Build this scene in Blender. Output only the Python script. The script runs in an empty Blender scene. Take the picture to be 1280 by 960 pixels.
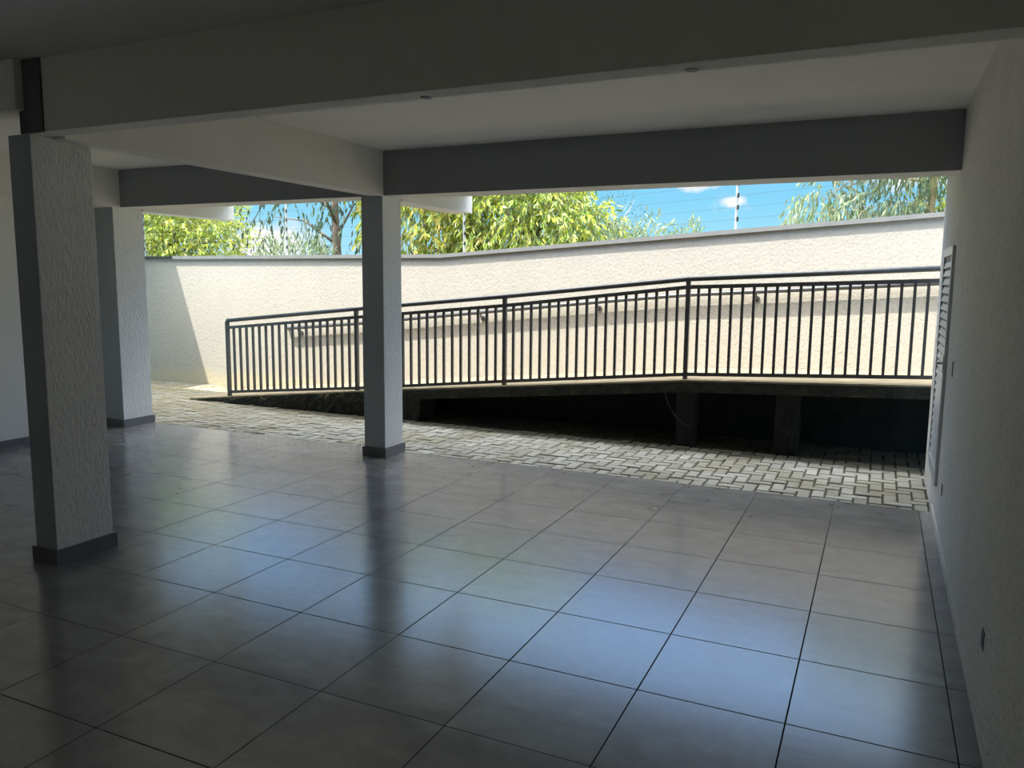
import bpy, bmesh, math, random
from mathutils import Vector, Matrix

C = bpy.context.scene.collection
rnd = random.Random(7)

# ------------------------------------------------------------------ helpers
def link(name, bm, mat=None, parent=None, smooth=False):
    me = bpy.data.meshes.new(name)
    bmesh.ops.recalc_face_normals(bm, faces=bm.faces)
    bm.to_mesh(me); bm.free()
    if smooth:
        for p in me.polygons: p.use_smooth = True
    o = bpy.data.objects.new(name, me); C.objects.link(o)
    if mat: me.materials.append(mat)
    if parent: o.parent = parent
    return o

def thing(name, label, cat, group=None):
    o = bpy.data.objects.new(name, None); C.objects.link(o)
    o.empty_display_size = .2
    return tag(o, label, cat, group)

def tag(o, label=None, cat=None, group=None, kind=None):
    if label: o["label"] = label
    if cat: o["category"] = cat
    if group: o["group"] = group
    if kind: o["kind"] = kind
    return o

def struct(name, bm, mat, parent=None):
    o = link(name, bm, mat, parent)
    if parent is None: o["kind"] = "structure"
    return o

def box(bm, x0, x1, y0, y1, z0, z1, bev=0.0):
    vs = [bm.verts.new((x, y, z)) for z in (z0, z1) for y in (y0, y1) for x in (x0, x1)]
    fs = [(0, 2, 3, 1), (4, 5, 7, 6), (0, 1, 5, 4), (2, 6, 7, 3), (0, 4, 6, 2), (1, 3, 7, 5)]
    faces = [bm.faces.new([vs[i] for i in f]) for f in fs]
    if bev > 0:
        es = list({e for f in faces for e in f.edges})
        bmesh.ops.bevel(bm, geom=es, offset=bev, segments=2, affect='EDGES', profile=.5)
    return bm

def bx(*a, **k): return box(bmesh.new(), *a, **k)

def sweep_rect(bm, pts, hw, hh):
    """prism of width 2*hw in y and height 2*hh in z along points running in x"""
    rings = []
    for (x, y, z) in pts:
        rings.append([bm.verts.new((x, y + a * hw, z + b * hh)) for a, b in ((-1, -1), (1, -1), (1, 1), (-1, 1))])
    for r, s in zip(rings, rings[1:]):
        for i in range(4):
            bm.faces.new((r[i], r[(i + 1) % 4], s[(i + 1) % 4], s[i]))
    bm.faces.new(rings[0][::-1]); bm.faces.new(rings[-1])
    return bm

def tube(bm, pts, rad, seg=8):
    """round tube through points; rad number or list"""
    pts = [Vector(p) for p in pts]
    rings = []
    for i, p in enumerate(pts):
        d = (pts[min(i + 1, len(pts) - 1)] - pts[max(i - 1, 0)]).normalized()
        a = d.cross(Vector((0, 0, 1)))
        if a.length < .05: a = d.cross(Vector((0, 1, 0)))
        a.normalize(); b = d.cross(a)
        r = rad[i] if isinstance(rad, (list, tuple)) else rad
        rings.append([bm.verts.new(p + (a * math.cos(t) + b * math.sin(t)) * r)
                      for t in [2 * math.pi * k / seg for k in range(seg)]])
    for r, s in zip(rings, rings[1:]):
        for i in range(seg):
            bm.faces.new((r[i], r[(i + 1) % seg], s[(i + 1) % seg], s[i]))
    bm.faces.new(rings[0][::-1]); bm.faces.new(rings[-1])
    return bm

def interp(tab, x):
    if x <= tab[0][0]: (x0, z0), (x1, z1) = tab[0], tab[1]
    elif x >= tab[-1][0]: (x0, z0), (x1, z1) = tab[-2], tab[-1]
    else:
        for (x0, z0), (x1, z1) in zip(tab, tab[1:]):
            if x0 <= x <= x1: break
    return z0 + (z1 - z0) * (x - x0) / (x1 - x0)

# ------------------------------------------------------------------ materials
class NT:
    def __init__(s, name):
        s.m = bpy.data.materials.new(name); s.m.use_nodes = True
        s.t = s.m.node_tree; s.b = s.t.nodes["Principled BSDF"]
        s.out = s.t.nodes["Material Output"]
    def n(s, typ, **kw):
        o = s.t.nodes.new(typ)
        for k, v in kw.items(): setattr(o, k, v)
        return o
    def l(s, a, b): s.t.links.new(a, b)
    def math(s, op, a, b=None, c=None, clamp=False):
        o = s.n("ShaderNodeMath", operation=op, use_clamp=clamp)
        for i, v in enumerate((a, b, c)):
            if v is None: continue
            if isinstance(v, (int, float)): o.inputs[i].default_value = v
            else: s.l(v, o.inputs[i])
        return o.outputs[0]
    def coord(s, scale=None, kind="Object"):
        o = s.n("ShaderNodeTexCoord").outputs[kind]
        if scale is not None:
            mp = s.n("ShaderNodeMapping"); mp.inputs["Scale"].default_value = scale
            s.l(o, mp.inputs["Vector"]); o = mp.outputs[0]
        return o
    def noise(s, vec, scale, detail=4, rough=.55, dist=0):
        o = s.n("ShaderNodeTexNoise")
        o.inputs["Scale"].default_value = scale; o.inputs["Detail"].default_value = detail
        o.inputs["Roughness"].default_value = rough; o.inputs["Distortion"].default_value = dist
        if vec is not None: s.l(vec, o.inputs["Vector"])
        return o.outputs["Fac"]
    def ramp(s, fac, stops):
        o = s.n("ShaderNodeValToRGB"); e = o.color_ramp.elements
        while len(e) < len(stops): e.new(.5)
        for i, (p, c) in enumerate(stops):
            e[i].position = p
            e[i].color = (c[0], c[1], c[2], 1) if not isinstance(c, (int, float)) else (c, c, c, 1)
        s.l(fac, o.inputs[0]); return o.outputs[0]
    def mix(s, fac, a, b, blend='MIX'):
        o = s.n("ShaderNodeMix", data_type='RGBA', blend_type=blend)
        for sock, v in ((o.inputs[0], fac), (o.inputs[6], a), (o.inputs[7], b)):
            if isinstance(v, (int, float)): sock.default_value = v
            elif isinstance(v, tuple): sock.default_value = (*v[:3], 1)
            else: s.l(v, sock)
        return o.outputs[2]
    def maprange(s, v, a, b, c=0, d=1):
        o = s.n("ShaderNodeMapRange"); o.clamp = True
        s.l(v, o.inputs[0])
        for i, q in enumerate((a, b, c, d)): o.inputs[i + 1].default_value = q
        return o.outputs[0]
    def bump(s, h, strength, dist):
        o = s.n("ShaderNodeBump"); o.inputs["Strength"].default_value = strength
        o.inputs["Distance"].default_value = dist
        s.l(h, o.inputs["Height"]); s.l(o.outputs[0], s.b.inputs["Normal"])
    def base(s, v):
        if isinstance(v, tuple): s.b.inputs["Base Color"].default_value = (*v, 1)
        else: s.l(v, s.b.inputs["Base Color"])
    def rough(s, v):
        if isinstance(v, (int, float)): s.b.inputs["Roughness"].default_value = v
        else: s.l(v, s.b.inputs["Roughness"])

def plain(name, col, rough=.6, metal=0, var=.12, scale=12):
    t = NT(name); n = t.noise(t.coord(), scale)
    d = tuple(c * (1 - var) for c in col); u = tuple(min(1, c * (1 + var)) for c in col)
    t.base(t.ramp(n, [(.3, d), (.7, u)])); t.rough(rough)
    t.b.inputs["Metallic"].default_value = metal
    return t.m

def plaster(name, col, scale, strength, dist, stretch=(1, 1, 1), var=.06, stain=None, pits=.78):
    t = NT(name); co = t.coord(stretch)
    h = t.noise(co, scale, 3, .6)
    g = t.noise(t.coord((1, 1, .5)), 2.2, 5, .6)
    lo = tuple(c * (1 - var) for c in col); hi = tuple(min(1, c * (1 + var)) for c in col)
    c = t.ramp(g, [(.3, lo), (.7, hi)])
    pit = t.ramp(h, [(.32, pits), (.48, 1.0)])
    c = t.mix(1.0, c, pit, 'MULTIPLY')
    if stain:
        sep = t.n("ShaderNodeSeparateXYZ"); t.l(t.coord(), sep.inputs[0])
        zn = t.noise(t.coord((1, 1, .6)), 3.5, 6, .65)
        zz = t.math('ADD', sep.outputs[2], t.math('MULTIPLY', zn, -stain[1]))
        c = t.mix(t.maprange(zz, stain[0] - stain[1] * .5 + .06, stain[0] - stain[1] * .5 - .10, 0, stain[3]), c, stain[2])
    t.base(c); t.rough(.9)
    hh = t.math('ADD', h, t.math('MULTIPLY', t.noise(co, scale * 2.7, 2), .35))
    t.bump(hh, strength, dist)
    return t.m

M = {}
M['ceil'] = plaster('ceiling_paint', (.91, .885, .82), 3, .15, .004, var=.025, pits=1)
M['beam'] = plaster('beam_paint', (.85, .825, .765), 5, .2, .003, var=.025, pits=1)
M['inner'] = plaster('inner_wall_texture', (.74, .72, .675), 60, .9, .008, (1, 1, .8), var=.05, pits=.72)
M['left_wall'] = plaster('white_wall_texture', (.90, .885, .84), 60, .5, .006, (1, 1, .8), var=.03, pits=.92)
M['column'] = plaster('column_roughcast', (.86, .855, .83), 48, .8, .012, (1, 1, .45), var=.04, pits=.9)
M['concrete_dark'] = plaster('dark_concrete', (.16, .16, .155), 9, .4, .004, var=.3)
M['outer'] = plaster('outer_wall_roughcast', (.395, .365, .31), 34, .5, .012, (1, 1, .8), var=.03, pits=.90,
                     stain=(.22, .35, (.52, .44, .26), .55))
M['slate'] = plaster('slate_grey_tone', (.45, .50, .53), 14, .15, .002, var=.03, pits=1)
M['slate_beam'] = plaster('dark_slate_tone', (.30, .315, .33), 14, .15, .002, var=.03, pits=1)
M['roof'] = plaster('roof_concrete', (.45, .45, .43), 5, .3, .004)
M['rail'] = plain('graphite_enamel', (.066, .068, .070), .32)
M['skirting'] = plain('skirting_tile', (.15, .155, .165), .45, var=.1, scale=5)
M['coping'] = plain('coping_metal', (.22, .22, .205), .5, .2, .08, 6)
M['coping_shaded'] = plain('coping_metal_shaded', (.05, .045, .04), .6)  # coping colour with the shadow put into it
M['alu'] = plain('painted_aluminium', (.62, .64, .65), .4, .2, .04)
M['chrome'] = plain('handle_metal', (.75, .75, .75), .25, .9, .03)
M['black'] = plain('black_plastic', (.012, .012, .012), .5)
M['galv'] = plain('fence_post_metal', (.50, .50, .47), .45, .4, .08)
M['wire'] = plain('fence_wire_metal', (.04, .05, .06), .8, 0, .05)
M['bark'] = plain('bark_grey', (.13, .10, .075), .9, 0, .5, 9)
M['bark_pale'] = plain('bark_tan', (.42, .31, .17), .85, 0, .35, 9)
M['twig'] = plain('twig_grey', (.36, .33, .34), .9, 0, .2, 9)

# mossy concrete of the ramp
t = NT('mossy_concrete')
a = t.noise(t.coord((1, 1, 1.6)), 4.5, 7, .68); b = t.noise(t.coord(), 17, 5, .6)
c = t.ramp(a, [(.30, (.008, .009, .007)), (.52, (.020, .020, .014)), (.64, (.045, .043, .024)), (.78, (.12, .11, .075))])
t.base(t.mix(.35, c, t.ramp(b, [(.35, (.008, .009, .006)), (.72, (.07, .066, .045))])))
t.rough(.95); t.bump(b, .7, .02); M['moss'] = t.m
# ramp deck
t = NT('ramp_deck_concrete')
a = t.noise(t.coord((1, 2.5, 1)), 5, 6, .62)
t.base(t.ramp(a, [(.3, (.17, .135, .075)), (.55, (.27, .22, .135)), (.75, (.36, .305, .20))]))
t.rough(.9); t.bump(t.noise(t.coord(), 60, 3), .4, .006); M['deck'] = t.m
# soil
t = NT('soil_and_grass')
a = t.noise(t.coord(), 1.8, 6, .65)
t.base(t.ramp(a, [(.3, (.07, .06, .03)), (.55, (.10, .12, .04)), (.75, (.16, .17, .07))]))
t.rough(1.0); M['soil'] = t.m

# glossy porcelain floor tiles
TX0, TY0, TW, TH = -.239, 6.615, .5935, .5897
t = NT('porcelain_floor')
sep = t.n("ShaderNodeSeparateXYZ"); t.l(t.coord(), sep.inputs[0])
u = t.math('DIVIDE', t.math('ADD', sep.outputs[0], -TX0), TW)
v = t.math('DIVIDE', t.math('ADD', sep.outputs[1], -TY0), TH)
def edge(q, w):
    f = t.math('FRACT', q)
    d = t.math('MINIMUM', f, t.math('SUBTRACT', 1.0, f))
    return t.math('MULTIPLY', d, w)
d = t.math('MINIMUM', edge(u, TW), edge(v, TH))
grout = t.maprange(d, .0022, .0042, 1, 0)
iu = t.math('FLOOR', u); iv = t.math('FLOOR', v)
cmb = t.n("ShaderNodeCombineXYZ"); t.l(iu, cmb.inputs[0]); t.l(iv, cmb.inputs[1])
wn = t.n("ShaderNodeTexWhiteNoise", noise_dimensions='3D'); t.l(cmb.outputs[0], wn.inputs["Vector"])
off = t.n("ShaderNodeVectorMath", operation='SCALE'); t.l(wn.outputs["Color"], off.inputs[0]); off.inputs["Scale"].default_value = 20
add = t.n("ShaderNodeVectorMath", operation='ADD'); t.l(t.coord((1, 1.9, 1)), add.inputs[0]); t.l(off.outputs[0], add.inputs[1])
cloud = t.noise(add.outputs[0], 2.6, 7, .62, .9)
scuff = t.noise(add.outputs[0], 1.9, 6, .60, .7)
fine = t.noise(t.coord((1, .5, 1)), 11, 5, .62, .4)
c = t.ramp(cloud, [(.28, (.155, .154, .152)), (.52, (.190, .188, .184)), (.75, (.232, .229, .222))])
dust = t.math('MULTIPLY', t.maprange(scuff, .38, .74), t.maprange(fine, .30, .75, .25, 1))
c = t.mix(t.math('MULTIPLY', dust, .48), c, (.40, .39, .37))
spk = t.noise(t.coord(), 34, 1, .4)
c = t.mix(t.maprange(spk, .82, .84), c, (.035, .03, .025))
c = t.mix(grout, c, (.02, .02, .02))
t.base(c)
r = t.math('ADD', t.math('MULTIPLY', dust, .02), t.maprange(cloud, .3, .7, .18, .205))
t.rough(t.math('MAXIMUM', r, t.math('MULTIPLY', grout, .9)))
t.bump(t.math('SUBTRACT', t.math('MULTIPLY', t.noise(t.coord(), 1.1, 2), .6), grout), .12, .004)
t.b.inputs["IOR"].default_value = 2.9
t.l(t.math('MULTIPLY_ADD', grout, -.5, .5), t.b.inputs["Specular IOR Level"])
M['tile'] = t.m

# concrete pavers
t = NT('concrete_paver')
geo = t.n("ShaderNodeNewGeometry")
isl = geo.outputs["Random Per Island"]
a = t.noise(t.coord(), 1.3, 6, .62); b = t.noise(t.coord(), 42, 4, .65)
c = t.ramp(isl, [(0, (.24, .235, .20)), (.5, (.32, .315, .275)), (1, (.40, .395, .355))])
c = t.mix(t.maprange(b, .35, .7, 0, .45), c, (.25, .25, .20))
c = t.mix(t.maprange(a, .47, .60, 0, .65), c, (.22, .20, .135))
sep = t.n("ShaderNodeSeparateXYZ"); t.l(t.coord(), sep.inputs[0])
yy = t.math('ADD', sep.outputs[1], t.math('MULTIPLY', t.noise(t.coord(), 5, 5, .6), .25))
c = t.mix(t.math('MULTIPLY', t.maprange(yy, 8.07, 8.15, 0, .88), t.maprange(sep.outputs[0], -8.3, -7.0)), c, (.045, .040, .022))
sand = t.math('MULTIPLY', t.maprange(sep.outputs[0], -5.5, -8.5), t.maprange(t.noise(t.coord((.6, 2, 1)), 3, 5, .6), .35, .62, .25, .9))
c = t.mix(sand, c, (.23, .19, .105))
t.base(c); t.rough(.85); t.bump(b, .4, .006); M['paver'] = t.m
M['under'] = plain('shaded_dark_concrete', (.013, .014, .012), .95, 0, .5, 5)  # near-black: the shade under the deck is put into the colour
M['joint'] = plain('joint_dirt', (.035, .035, .022), 1.0, 0, .5, 8)

def leaf_mat(name, cols, trans=.35):
    t = NT(name); g = t.n("ShaderNodeNewGeometry")
    c = t.ramp(g.outputs["Random Per Island"], [(i / (len(cols) - 1), q) for i, q in enumerate(cols)])
    t.base(c); t.rough(.5)
    tr = t.n("ShaderNodeBsdfTranslucent"); t.l(c, tr.inputs[0])
    mx = t.n("ShaderNodeMixShader"); mx.inputs[0].default_value = trans
    t.l(t.b.outputs[0], mx.inputs[1]); t.l(tr.outputs[0], mx.inputs[2]); t.l(mx.outputs[0], t.out.inputs[0])
    return t.m
M['leaf_lush'] = leaf_mat('leaf_yellow_green', [(.10, .18, .03), (.30, .42, .05), (.48, .54, .06), (.62, .56, .07), (.26, .38, .08), (.50, .50, .24), (.14, .22, .06)])
M['leaf_mix'] = leaf_mat('leaf_mixed_green', [(.10, .17, .03), (.26, .36, .05), (.45, .46, .06), (.55, .42, .10), (.33, .38, .18)])
M['leaf_dark'] = leaf_mat('leaf_dark_green', [(.04, .075, .045), (.07, .12, .06), (.11, .16, .08), (.09, .10, .09)], .2)
M['leaf_euc'] = leaf_mat('leaf_grey_green', [(.12, .19, .10), (.22, .30, .15), (.36, .42, .22), (.30, .33, .22), (.16, .23, .16)])
M['leaf_fern'] = leaf_mat('leaf_bright_frond', [(.30, .42, .04), (.50, .55, .06), (.40, .50, .05)])

# ------------------------------------------------------------------ geometry numbers
XR = .44            # inner face of the right wall
XL = -7.90          # inner face of the left wall
ZB, ZC = 2.48, 2.885
YE = 6.62           # outer edge of tiled floor
YW = 9.55           # face of the outer wall
DECK = [(-8.9, 0.0), (-5.28, .368), (-1.8, .692), (.44, .775), (3.0, .86)]
WTOP = [(-18, 2.065), (-5.50, 2.065), (.53, 2.463), (3.5, 2.66)]

# ------------------------------------------------------------------ setting
struct('floor', bx(-8.2, XR + .2, -5.2, YE, -.25, 0), M['tile'])
struct('ceiling', bx(-8.2, XR + .2, -5.2, 6.5, ZC, 3.0), M['ceil'])
struct('wall_right', bx(XR, XR + .22, -5.2, 7.75, 0, ZC), M['inner'])
bm = bx(XL - .25, XL, -5.2, 5.45, 0, ZC); box(bm, XL - .45, XL - .25, 5.45, 6.62, 0, ZC); box(bm, XL - .45, XL - .25, 5.25, 5.45, 0, ZC)
struct('wall_left', bm, M['left_wall'])
bm = bx(-8.2, -6.6, -5.4, -5.2, 0, 3.0); box(bm, -6.3, XR + .2, -5.4, -5.2, 0, 3.0); box(bm, -6.6, -6.3, -5.4, -5.2, 2.45, 3.0)
struct('wall_rear', bm, M['inner'])      # slot behind the camera, added to let in fill light
struct('ground_rear', bx(-30, 30, -40, -5.2, -.25, -.03), M['roof'])  # unseen ground outside the added rear slot
struct('baseboard_left', bx(XL, XL + .012, -5.2, 5.45, 0, .07), M['skirting'])
struct('baseboard_right', bx(XR - .010, XR, -5.2, 6.60, 0, .07, bev=.003), M['inner'])

def front_tone(o, m):
    o.data.materials.append(m)          # the faces looking into the garage get a second, slate tone
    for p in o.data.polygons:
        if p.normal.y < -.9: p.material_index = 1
def beam(name, *a):
    return struct(name, bx(*a, bev=.004), M['beam'])
beam('beam_front', -4.38, XR, 2.99, 3.12, 2.495, ZC)
beam('beam_front_left', XL, -4.375, 2.93, 3.10, 2.615, ZC)
front_tone(beam('beam_facade', -7.74, XR, 6.30, 6.62, ZB, ZC), M['slate_beam'])
beam('beam_middle', -4.41, -4.25, 3.12, 6.30, ZB, ZC)
beam('beam_left', XL, -7.74, 3.10, 6.62, ZB, ZC)
beam('beam_cantilever', -4.50, -4.25, 6.62, 8.06, 2.46, 2.80)
beam('beam_cantilever_left', -7.98, -7.75, 6.62, 8.03, 2.46, 2.80)

# roof slab with a wavy tiled edge (above the frame; it shades the yard)
bm = bmesh.new(); EZ0, EZ1, EY = 2.885, 2.90, 7.905
xs = [-14 + .0185 * i for i in range(int(17.5 / .0185))]
top = []; bot = []; bk = []; bkt = []
for x in xs:
    w = .5 + .5 * math.cos((x + .04) / .110 * 2 * math.pi)
    top.append(bm.verts.new((x, EY + .095 * w, EZ1))); bot.append(bm.verts.new((x, EY + .095 * w, 2.72)))
    bkt.append(bm.verts.new((x, 6.5, 3.11))); bk.append(bm.verts.new((x, 6.5, EZ0 + .1)))
for i in range(len(xs) - 1):
    bm.faces.new((top[i], top[i + 1], bkt[i + 1], bkt[i])); bm.faces.new((bot[i], bk[i], bk[i + 1], bot[i + 1]))
    bm.faces.new((top[i], bot[i], bot[i + 1], top[i + 1])); bm.faces.new((bkt[i], bkt[i + 1], bk[i + 1], bk[i]))
for i in (0, -1): bm.faces.new((top[i], bkt[i], bk[i], bot[i]))
struct('roof_eave', bm, M['roof'])
struct('roof', bx(-14, 3.5, -5.4, 6.5, 3.0, 3.11), M['roof'])
struct('roof_side_wing', bx(-17, -10.92, 7.95, 10.6, 3.0, 3.2), M['roof'])

# outer yard wall with its coping
bm = bmesh.new()
def wall_strip(bm, xs, y0, y1, zlo, zhi):
    rings = []
    for x in xs:
        a, b = zlo(x), zhi(x)
        rings.append([bm.verts.new(q) for q in ((x, y0, a), (x, y1, a), (x, y1, b), (x, y0, b))])
    for r, s in zip(rings, rings[1:]):
        for i in range(4): bm.faces.new((r[i], r[(i + 1) % 4], s[(i + 1) % 4], s[i]))
    bm.faces.new(rings[0][::-1]); bm.faces.new(rings[-1])
    return bm
wt = lambda x: interp(WTOP, x)
bm = wall_strip(bmesh.new(), (-18, -5.50, .53, 3.5), YW, YW + .16, lambda x: -.2, lambda x: wt(x) - .05)
ow = struct('wall_outer', bm, M['outer'])
link('coping', wall_strip(bmesh.new(), (-10.53, -5.50, .53, 3.5), YW - .04, YW + .20, lambda x: wt(x) - .05, wt), M['coping'], ow)
link('coping', wall_strip(bmesh.new(), (-18, -10.53), YW - .04, YW + .20, lambda x: wt(x) - .05, lambda x: wt(x) - .003), M['coping_shaded'], ow)  # stretch in the wing's shadow, shade painted as a darker colour

# paved yard: herringbone pavers as one surface
bm = bmesh.new(); w = .108; g = .0062; bv = .006
def block(x0, x1, y0, y1):
    x1 = min(x1, 3.0); y1 = min(y1, YW)
    if x1 - x0 < .03 or y1 - y0 < .03: return
    dz = rnd.uniform(-.0055, .0045)
    zt, zs, zb = -.012 + dz, -.021 + dz, -.05
    lo = [bm.verts.new((x, y, zb)) for x, y in ((x0 + g, y0 + g), (x1 - g, y0 + g), (x1 - g, y1 - g), (x0 + g, y1 - g))]
    md = [bm.verts.new((q.co.x, q.co.y, zs)) for q in lo]
    cx, cy = (x0 + x1) / 2, (y0 + y1) / 2
    hi = [bm.verts.new((q.co.x - math.copysign(bv, q.co.x - cx), q.co.y - math.copysign(bv, q.co.y - cy), zt)) for q in lo]
    for r, s in ((lo, md), (md, hi)):
        for i in range(4): bm.faces.new((r[i], r[(i + 1) % 4], s[(i + 1) % 4], s[i]))
    bm.faces.new(hi)
nx0, nx1 = int(-14 / w), int(3 / w)
for i in range(nx0, nx1):
    for j in range(0, int((YW - YE) / w) + 1):
        k = (i - j) % 4
        x, y = i * w, YE + .006 + j * w
        if k == 0: block(x, x + 2 * w, y, y + w)
        elif k == 3: block(x, x + w, y, y + 2 * w)
        elif k == 2 and j == 0: block(x, x + w, y, y + w)
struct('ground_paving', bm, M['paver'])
struct('ground_bed', bx(-18, 3.5, YE, YW + .1, -.2, -.024), M['joint'])
struct('ground', bx(-60, 60, YW + .1, 90, -.4, -.02), M['soil'])

# ------------------------------------------------------------------ columns
def column(label, x0, x1, y0, y1, ztop, mat_front=None, chip=None):
    c = thing('column', label, 'column', 'textured garage columns')
    c.location = ((x0 + x1) / 2, (y0 + y1) / 2, 0)
    L = Matrix.Translation(-Vector(c.location))
    def part(n, bm, m):
        bmesh.ops.transform(bm, matrix=L, verts=bm.verts); return link(n, bm, m, c)
    front_tone(part('shaft', bx(x0, x1, y0, y1, 0, ztop, bev=.006), M['column']), M['slate'])
    s = .017
    bm = bmesh.new()
    box(bm, x0 - s, x1 + s, y0 - s, y0, 0, .092, bev=.002); box(bm, x0 - s, x1 + s, y1, y1 + s, 0, .092, bev=.002)
    box(bm, x1, x1 + s, y0, y1, 0, .092, bev=.002); box(bm, x0 - s, x0, y0, y1, 0, .092, bev=.002)
    part('skirting', bm, M['skirting'])
    return c, part
c1, part = column('thick rough plaster column nearest the camera, at the left, with dark tile skirting', -4.545, -4.355, 2.985, 3.365, 2.494)
part('dark_strip', bx(-4.42, -4.232, 2.978, 2.995, 2.494, ZC), M['concrete_dark'])  # thin dark plate where the front beams meet above the shaft
column('slender column standing at the floor edge in front of the railing', -4.505, -4.265, 6.30, 6.615, ZB)
column('column at the left end of the floor edge, beside the sunlit gap to the yard wall', -8.14, -7.785, 6.235, 6.635, ZB)

# ------------------------------------------------------------------ ramp
ramp = thing('access_ramp', 'raised mossy concrete access ramp rising along the yard wall behind the paving', 'ramp')
dz = lambda x: interp(DECK, x)
YF = 8.22
link('deck', wall_strip(bmesh.new(), (-8.9, -5.28, -1.8, .44, 3.0), YF + .006, YW - .002, lambda x: max(dz(x) - .12, -.02), lambda x: dz(x) + .004), M['deck'], ramp)
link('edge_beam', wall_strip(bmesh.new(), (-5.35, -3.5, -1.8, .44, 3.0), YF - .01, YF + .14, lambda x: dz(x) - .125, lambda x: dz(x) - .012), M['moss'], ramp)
# solid flank of the low end, with a rough face
bm = bmesh.new(); N = 60; ring = []
for i in range(N + 1):
    x = -8.75 + (8.75 - 5.36) * i / N
    ring.append([bm.verts.new((x, YF + rnd.uniform(-.015, .012), -.03 + (max(dz(x) - .012, -.02) + .03) * k / 5)) for k in range(6)] )
for a, b in zip(ring, ring[1:]):
    for k in range(5): bm.faces.new((a[k], b[k], b[k + 1], a[k + 1]))
box(bm, -8.6, -5.36, YF + .02, YF + .3, -.03, -.01)
link('side_wall', bm, M['moss'], ramp)
def pier(x0, x1, y0, y1, rough=.01, m='under'):
    bm = bx(x0, x1, y0, y1, -.03, dz((x0 + x1) / 2) - .10)
    bmesh.ops.subdivide_edges(bm, edges=bm.edges, cuts=5, use_grid_fill=True)
    for v in bm.verts: v.co += Vector((rnd.uniform(-rough, rough), rnd.uniform(-rough, rough), 0))
    return link('pier', bm, M[m], ramp)
link('shade_infill', wall_strip(bmesh.new(), (-5.3, -1.8, .44, 3.0), 9.0, 9.2, lambda x: -.03, lambda x: dz(x) - .10), M['under'], ramp)  # added dark infill standing in for the deep shade under the deck
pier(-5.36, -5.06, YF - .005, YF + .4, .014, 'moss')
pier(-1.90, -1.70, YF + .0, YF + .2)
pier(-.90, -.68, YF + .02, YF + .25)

cb = link('cable', tube(bmesh.new(), [(-2.02, YF - .02, dz(-2.02) - .11), (-1.98, YF - .03, .44), (-1.90, YF - .04, .32), (-1.80, YF - .04, .235), (-1.74, YF - .03, .22)], .006, 6), M['black'])
tag(cb, 'thin dark cable hanging beside the left square pier under the ramp edge', 'cable')

# ------------------------------------------------------------------ railing
rail = thing('railing', 'dark metal railing with vertical bars along the open edge of the ramp', 'railing')
YR = 8.33
PX = [-8.235, -6.055, -3.96, -1.838, .50]
TOP = list(zip(PX, (1.128, 1.338, 1.530, 1.745, 1.858)))
SEC = list(zip(PX, (1.030, 1.232, 1.424, 1.660, 1.746)))
BOT = list(zip(PX, (.130, .323, .540, .745, .848)))
link('top_rail', tube(bmesh.new(), [(x, YR, z) for x, z in TOP], .027, 12), M['rail'], rail, True)
link('second_rail', sweep_rect(bmesh.new(), [(x, YR, z) for x, z in SEC], .02, .02), M['rail'], rail)
link('bottom_rail', sweep_rect(bmesh.new(), [(x, YR, z) for x, z in BOT], .018, .018), M['rail'], rail)
for i, x in enumerate(PX[:4]):
    link('post', bx(x - .022, x + .022, YR - .022, YR + .022, max(dz(x) - .03, .01), interp(TOP, x) - .01), M['rail'], rail)
for i, n in enumerate((18, 17, 18, 20)):
    for k in range(n):
        a, b = PX[i], PX[i + 1]
        if i == 3: x = a + .108 + .1115 * k
        else: x = a + (b - a) * (k + 1) / (n + 1)
        if x > .40: continue
        link('baluster', bx(x - .0135, x + .0135, YR - .0135, YR + .0135, interp(BOT, x), interp(SEC, x)), M['rail'], rail)

# wall handrail
hr = thing('handrail', 'dark round handrail fixed on brackets to the sunlit yard wall behind the railing', 'handrail')
HZ = [(-8.17, .968), (-6.88, 1.08), (-4.43, 1.336), (-3.1, 1.473), (-2.1, 1.567), (-.84, 1.642), (.45, 1.723), (2.0, 1.82)]
YH = YW - .078
link('tube', tube(bmesh.new(), [(-8.185, YW, .965), (-8.185, YW - .05, .965), (-8.175, YH + .008, .966), (-8.15, YH, .968)] + [(x, YH, z) for x, z in HZ[1:]], .028, 12), M['rail'], hr, True)
for x in (-7.95, -4.86, -3.22, -1.31, .9):
    z = interp(HZ, x)
    bm = tube(bmesh.new(), [(x, YH, z - .01), (x, YH, z - .06), (x, YH + .03, z - .085), (x, YW, z - .085)], .010, 8)
    br = link('bracket', bm, M['rail'], hr)
    link('rosette', tube(bmesh.new(), [(x, YW - .012, z - .085), (x, YW + .001, z - .085)], .034, 14), M['rail'], br)

# ------------------------------------------------------------------ electric fence
fence = thing('electric_fence', 'electric fence of thin wires on pale posts standing on the yard wall coping', 'fence')
FX = [-14.2, -11.3, -8.26, -5.20, -1.60, 2.0]; YFn = YW + .08
for x in FX:
    z = wt(x)
    ps = link('post', tube(bmesh.new(), [(x, YFn, z - .005), (x, YFn, z + .90)], .016, 8), M['galv'], fence)
    for k in range(6):
        link('insulator', tube(bmesh.new(), [(x - .005 + .025, YFn - .02, z + .10 + k * .135), (x + .02, YFn - .02, z + .15 + k * .135)], .011, 8), M['black'], ps)
for k in range(6):
    link('wire', tube(bmesh.new(), [(x + .02, YFn - .02, wt(x) + .125 + k * .135) for x in FX], .0014, 5), M['wire'], fence)

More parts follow.
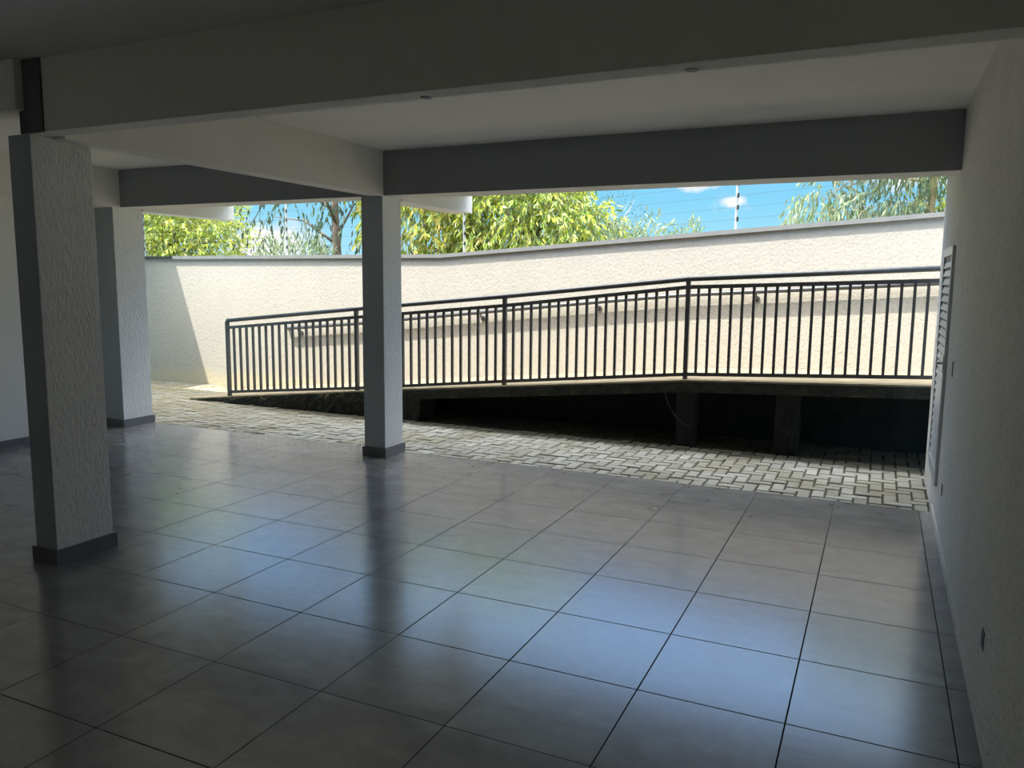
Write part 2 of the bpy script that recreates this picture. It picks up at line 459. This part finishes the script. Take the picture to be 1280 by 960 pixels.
# ------------------------------------------------------------------ louvred door on the right wall
bm = bmesh.new()
DY0, DY1, DZ0, DZ1, P = 6.25, 7.12, .285, 1.975, .021
box(bm, XR - P, XR + .0, DY0, DY0 + .06, DZ0, DZ1, bev=.003); box(bm, XR - P, XR + .0, DY1 - .06, DY1, DZ0, DZ1, bev=.003)
box(bm, XR - P, XR + .0, DY0 + .06, DY1 - .06, DZ1 - .06, DZ1, bev=.003); box(bm, XR - P, XR + .0, DY0 + .06, DY1 - .06, DZ0, DZ0 + .10, bev=.003)
door = struct('door_1', bm, M['alu'])
tag(door, 'narrow pale aluminium louvred door on the right wall', 'door')
bm = bmesh.new(); z = DZ0 + .14
while z < DZ1 - .07:
    r = [(XR - .019, z - .018), (XR - .016, z - .022), (XR - .003, z + .018), (XR - .006, z + .022)]
    va = [bm.verts.new((x, DY0 + .055, q)) for x, q in r]; vb = [bm.verts.new((x, DY1 - .055, q)) for x, q in r]
    for i in range(4): bm.faces.new((va[i], va[(i + 1) % 4], vb[(i + 1) % 4], vb[i]))
    bm.faces.new(va[::-1]); bm.faces.new(vb)
    z += .062
link('louvre_panel', bm, M['alu'], door)
link('backing', bx(XR - .006, XR - .001, DY0 + .05, DY1 - .05, DZ0 + .05, DZ1 - .05), M['black'], door)
bm = tube(bmesh.new(), [(XR - P, DY0 + .03, 1.16), (XR - P - .04, DY0 + .03, 1.16), (XR - P - .045, DY0 + .10, 1.16), (XR - P - .04, DY0 + .14, 1.16)], .009, 10)
box(bm, XR - P - .006, XR - P, DY0 + .01, DY0 + .05, 1.09, 1.21, bev=.002)
link('handle', bm, M['chrome'], door)

def wall_box(label, y, z, h, wd):
    o = thing('electrical_box', label, 'electrical box', 'empty electrical boxes in the right wall')
    o.location = (XR, y, z)
    bm = bmesh.new(); e = .006
    box(bm, -.003, .001, -wd, wd, h - e, h); box(bm, -.003, .001, -wd, wd, -h, -h + e)
    box(bm, -.003, .001, -wd, -wd + e, -h + e, h - e); box(bm, -.003, .001, wd - e, wd, -h + e, h - e)
    link('rim', bm, M['black'], o)
    link('recess', bx(-.0012, .001, -wd + e, wd - e, -h + e, h - e), M['black'], o)
wall_box('empty dark electrical box low in the right wall nearest the camera', 3.43, .338, .036, .03)
wall_box('empty dark electrical box low in the right wall just below the louvred door', 5.83, .362, .038, .024)
wall_box('empty dark switch box at waist height in the right wall near the louvred door', 5.75, 1.172, .05, .022)

def cap(label, x, y, z, r=.026):
    o = link('conduit_cap', tube(bmesh.new(), [(x, y, z - .002), (x, y, z + .001)], r, 16), M['black'])
    tag(o, label, 'conduit cap', 'dark caps under the front beam')
cap('left of the two small dark round caps under the front beam', -1.86, 3.092, 2.495)
cap('right of the two small dark round caps under the front beam', -.70, 3.092, 2.495)

# ------------------------------------------------------------------ trees
def leaf(vs, fs, p, d, ln, wd):
    d = d.normalized(); s = d.cross(Vector((rnd.uniform(-1, 1), rnd.uniform(-1, 1), rnd.uniform(-1, 1))))
    if s.length < 1e-3: return
    s.normalize(); n = d.cross(s); k = len(vs)
    vs += [p, p + d * ln * .35 + s * wd * .5 + n * wd * .12, p + d * ln * .7 + s * wd * .36 + n * wd * .05, p + d * ln - n * ln * .08,
           p + d * ln * .7 - s * wd * .36 + n * wd * .05, p + d * ln * .35 - s * wd * .5 + n * wd * .12]
    fs += [(k, k + 1, k + 2, k + 3), (k, k + 3, k + 4, k + 5)]

def mesh_obj(name, vs, fs, mat, parent):
    me = bpy.data.meshes.new(name); me.from_pydata(vs, [], fs); me.update()
    me.materials.append(mat)
    o = bpy.data.objects.new(name, me); C.objects.link(o); o.parent = parent
    return o

def inball():
    while True:
        q = Vector((rnd.uniform(-1, 1), rnd.uniform(-1, 1), rnd.uniform(-1, 1)))
        if q.length <= 1: return q

def tree(name, label, base, lean, crown, sprays, per, ll, lw, lmat, bmat, r0, droop=.3, shell=.3, spray_len=.5, group=None, limbs=10, h=None):
    """crown: list of (centre, radii) blobs relative to base"""
    t_ = thing(name, label, name, group)
    t_.location = base
    bm = bmesh.new()
    top = Vector(lean)
    pts = [Vector((0, 0, 0)), top * .35 + Vector((rnd.uniform(-.05, .05), 0, 0)), top * .7 + Vector((rnd.uniform(-.08, .08), 0, 0)), top]
    tube(bm, pts, [r0, r0 * .85, r0 * .7, r0 * .4], 9)
    ends = []
    for i in range(limbs):
        c, r = crown[i % len(crown)]
        q = inball(); e = Vector(c) + Vector((q.x * r[0], q.y * r[1], q.z * r[2])) * .85
        s = pts[1].lerp(pts[3], rnd.uniform(.1, 1))
        m = s.lerp(e, .5) + Vector((0, 0, .12 * (e - s).length))
        tube(bm, [s, m, e], [r0 * .35, r0 * .2, r0 * .06], 6); ends += [m, e]
    link('trunk', bm, bmat, t_, True)
    vs, fs, tw = [], [], bmesh.new()
    wts = [c[1][0] * c[1][1] * c[1][2] for c in crown]
    for i in range(sprays):
        c, r = rnd.choices(crown, wts)[0]
        q = inball(); L = q.length or 1
        q = q / L * (L ** shell)
        p = Vector(c) + Vector((q.x * r[0], q.y * r[1], q.z * r[2]))
        d = (q + inball() * .7 + Vector((0, 0, -droop))).normalized()
        for k in range(per):
            u = (k + rnd.random()) / per
            pp = p + d * spray_len * u + Vector((0, 0, -droop * .5 * u * u * spray_len))
            ld = d * .5 + inball() * .8 + Vector((0, 0, -droop * 1.6))
            leaf(vs, fs, pp, ld, ll * rnd.uniform(.6, 1.2), lw * rnd.uniform(.7, 1.2))
        if i % 5 == 0 and spray_len > .2:
            tube(tw, [p, p + d * spray_len], [.0035, .002], 4)
    link('twigs', tw, bmat, t_)['kind'] = 'stuff'
    mesh_obj('foliage', vs, fs, lmat, t_)
    return t_

G1 = 'trees growing beyond the yard wall'
tree('tree', 'bushy yellow-green tree at the far left beyond the yard wall', (-14.3, 12.7, 0), (.1, .1, 2.6),
     [((-.6, 0, 2.6), (1.3, 1.0, 1.2)), ((.7, .1, 2.5), (1.0, .9, .95)), ((1.6, .2, 2.2), (.7, .7, .7)), ((0, .2, 3.6), (1.6, 1.1, .8))],
     2100, 9, .115, .038, M['leaf_lush'], M['bark'], .07, droop=.4, shell=.45, spray_len=.4, group=G1)
tree('tree', 'tall sparse tree with dark trunk and drooping dark leaves, left of the slender column', (-10.05, 13.2, 0), (.02, 0, 5.2),
     [((-1.3, 0, 3.1), (1.1, .7, .9)), ((.5, .1, 3.1), (.9, .7, .9)), ((0, 0, 4.6), (1.8, 1.2, 1.0))],
     210, 8, .15, .046, M['leaf_dark'], M['bark'], .10, droop=.9, shell=.6, spray_len=.6, group=G1, limbs=14)
tree('tree', 'leafy mixed green tree seen just right of the slender column beyond the wall', (-8.2, 13.4, 0), (.1, 0, 2.8),
     [((0, 0, 2.75), (1.0, .9, .95)), ((.9, .1, 2.4), (.8, .7, .6)), ((0, 0, 3.8), (1.3, 1.0, .7))],
     800, 8, .18, .052, M['leaf_mix'], M['bark'], .07, droop=.55, shell=.5, spray_len=.4, group=G1)
tree('tree', 'full bright yellow-green tree at the middle beyond the yard wall', (-6.0, 13.8, 0), (.1, 0, 2.8),
     [((-.2, 0, 2.85), (1.25, .95, .95)), ((.75, .0, 2.5), (.85, .75, .65)), ((-.9, .2, 3.0), (.8, .8, .9)), ((-.2, .1, 3.9), (1.2, 1.0, .6))],
     1900, 9, .15, .040, M['leaf_lush'], M['bark'], .08, droop=.5, shell=.45, spray_len=.4, group=G1)
tree('tree', 'grey-green eucalyptus tree with tan trunk at the right beyond the wall', (.60, 14.2, 0), (.02, 0, 5.5),
     [((-1.55, 0, 2.95), (.50, .5, .50)), ((-.75, .1, 2.85), (.75, .6, .35)), ((.1, .75, 2.95), (.8, .5, .55)), ((0, 0, 4.4), (1.5, 1.1, .7))],
     1250, 10, .16, .034, M['leaf_euc'], M['bark_pale'], .075, droop=.85, shell=.6, spray_len=.5, group=G1, limbs=12)
G2 = 'low shrubs topping the yard wall'
tree('shrub', 'leafless grey twiggy shrub right of the bright yellow-green tree', (-4.62, 14.5, 0), (0, 0, 2.6),
     [((0, 0, 2.7), (.42, .35, .55))], 160, 4, .05, .012, M['leaf_dark'], M['twig'], .03, droop=-.3, shell=.7, spray_len=.30, group=G2, limbs=14)
tree('shrub', 'small pale green shrub poking above the wall at the middle', (-3.92, 13.6, 0), (.1, 0, 2.2),
     [((-.3, 0, 2.25), (.5, .35, .3)), ((.25, 0, 2.45), (.22, .2, .35))], 150, 7, .13, .035, M['leaf_euc'], M['twig'], .025, droop=-.2, shell=.6, spray_len=.25, group=G2, limbs=8)
tree('shrub', 'tiny twig tip poking above the wall below the small cloud', (-2.95, 13.2, 0), (0, 0, 2.5),
     [((0, 0, 2.52), (.10, .1, .16))], 24, 6, .09, .025, M['leaf_euc'], M['twig'], .02, droop=-.4, shell=.7, spray_len=.18, group=G2, limbs=5)
tree('shrub', 'low fine-leaved shrub below the dark drooping leaves beside the slender column', (-10.6, 12.6, 0), (0, 0, 2.0),
     [((0, 0, 2.05), (.75, .4, .28))], 120, 8, .12, .03, M['leaf_euc'], M['twig'], .025, droop=-.3, shell=.6, spray_len=.28, group=G2, limbs=8)
tree('shrub', 'bright yellow-green frond at the far right beside the eucalyptus trunk', (.86, 15.3, 0), (0, 0, 3.0),
     [((.0, 0, 3.12), (.42, .25, .08))], 42, 9, .13, .025, M['leaf_fern'], M['twig'], .02, droop=.25, shell=.6, spray_len=.3, group=G2, limbs=4)

# ------------------------------------------------------------------ light
sun_dir = Vector((.90, 1.0, -2.8)).normalized()
sd = bpy.data.lights.new('sun', 'SUN'); sd.energy = 5.3; sd.angle = math.radians(.6); sd.color = (1, .955, .87)
so = bpy.data.objects.new('sun', sd); C.objects.link(so)
so.rotation_euler = sun_dir.to_track_quat('-Z', 'Y').to_euler(); so.location = (-6, -4, 20)

w = bpy.data.worlds.new('sky'); bpy.context.scene.world = w; w.use_nodes = True
nt = w.node_tree; bg = nt.nodes['Background']
SKY_LOW, SKY_MID, SKY_HIGH = .52, 1.3, 3.8
class W(NT):
    def __init__(s): s.t = nt
t = W()
vec = t.n("ShaderNodeTexCoord").outputs["Generated"]
sep = t.n("ShaderNodeSeparateXYZ"); t.l(vec, sep.inputs[0])
z = sep.outputs[2]
sky = t.ramp(z, [(0.0, (.50, .86, .97)), (.10, (.25, .68, .96)), (.25, (.26, .53, .95)), (.60, (.43, .61, .93)), (.74, (.93, .95, .97)), (1.0, (.90, .93, .97))])
cn = t.noise(vec, 7, 6, .6)
def spot(px, rad, squash=2.2):
    d = Vector(px).normalized()
    s_ = t.n("ShaderNodeVectorMath", operation='SUBTRACT'); t.l(vec, s_.inputs[0]); s_.inputs[1].default_value = d
    m_ = t.n("ShaderNodeVectorMath", operation='MULTIPLY'); t.l(s_.outputs[0], m_.inputs[0]); m_.inputs[1].default_value = (1, 1, squash)
    l_ = t.n("ShaderNodeVectorMath", operation='LENGTH'); t.l(m_.outputs[0], l_.inputs[0])
    q = t.math('ADD', l_.outputs["Value"], t.math('MULTIPLY', t.math('SUBTRACT', cn2, .5), rad * 1.6))
    return t.maprange(q, rad, rad * .45)
cn2 = t.noise(vec, 26, 5, .65)
CL = CLOUDS = [((-.218, 1, .123), .028), ((-.170, 1, .098), .018), ((.02, 1, .127), .055), ((-.90, 1, .055), .07)]
f = t.maprange(cn, .62, .72, 0, .6)
for p_, r_ in CL: f = t.math('MAXIMUM', f, spot(p_, r_))
nt.links.new(t.mix(f, sky, (1.0, 1.0, 1.0)), bg.inputs[0])
nt.links.new(t.math('ADD', t.maprange(z, .16, .45, SKY_LOW, SKY_MID), t.maprange(z, .58, .76, 0, SKY_HIGH)), bg.inputs[1])   # overhead sky raised above the frame, added to brighten the yard

# ------------------------------------------------------------------ camera
cam = bpy.data.cameras.new('camera'); co = bpy.data.objects.new('camera', cam); C.objects.link(co)
f_px, yaw, pitch, roll = 989.131, math.radians(24.865), math.radians(7.367), math.radians(.524)
cy, sy, cp, sp = math.cos(yaw), math.sin(yaw), math.cos(pitch), math.sin(pitch)
fwd = Vector((-sy * cp, cy * cp, -sp)); right = Vector((cy, sy, 0)); up = right.cross(fwd)
r2 = right * math.cos(roll) + up * math.sin(roll); u2 = -right * math.sin(roll) + up * math.cos(roll)
mw = Matrix((( r2.x, u2.x, -fwd.x, 0), (r2.y, u2.y, -fwd.y, 0), (r2.z, u2.z, -fwd.z, 1.7), (0, 0, 0, 1)))
co.matrix_world = mw
cam.sensor_width = 36; cam.lens = f_px / 1280 * 36; cam.clip_start = .05; cam.clip_end = 300
sc = bpy.context.scene; sc.camera = co
sc.view_settings.view_transform = 'Standard'; sc.view_settings.look = 'None'
sc.view_settings.exposure = .98; sc.view_settings.gamma = 1; sc.view_settings.use_curve_mapping = False
sc.cycles.max_bounces = 12; sc.cycles.diffuse_bounces = 8; sc.cycles.glossy_bounces = 5
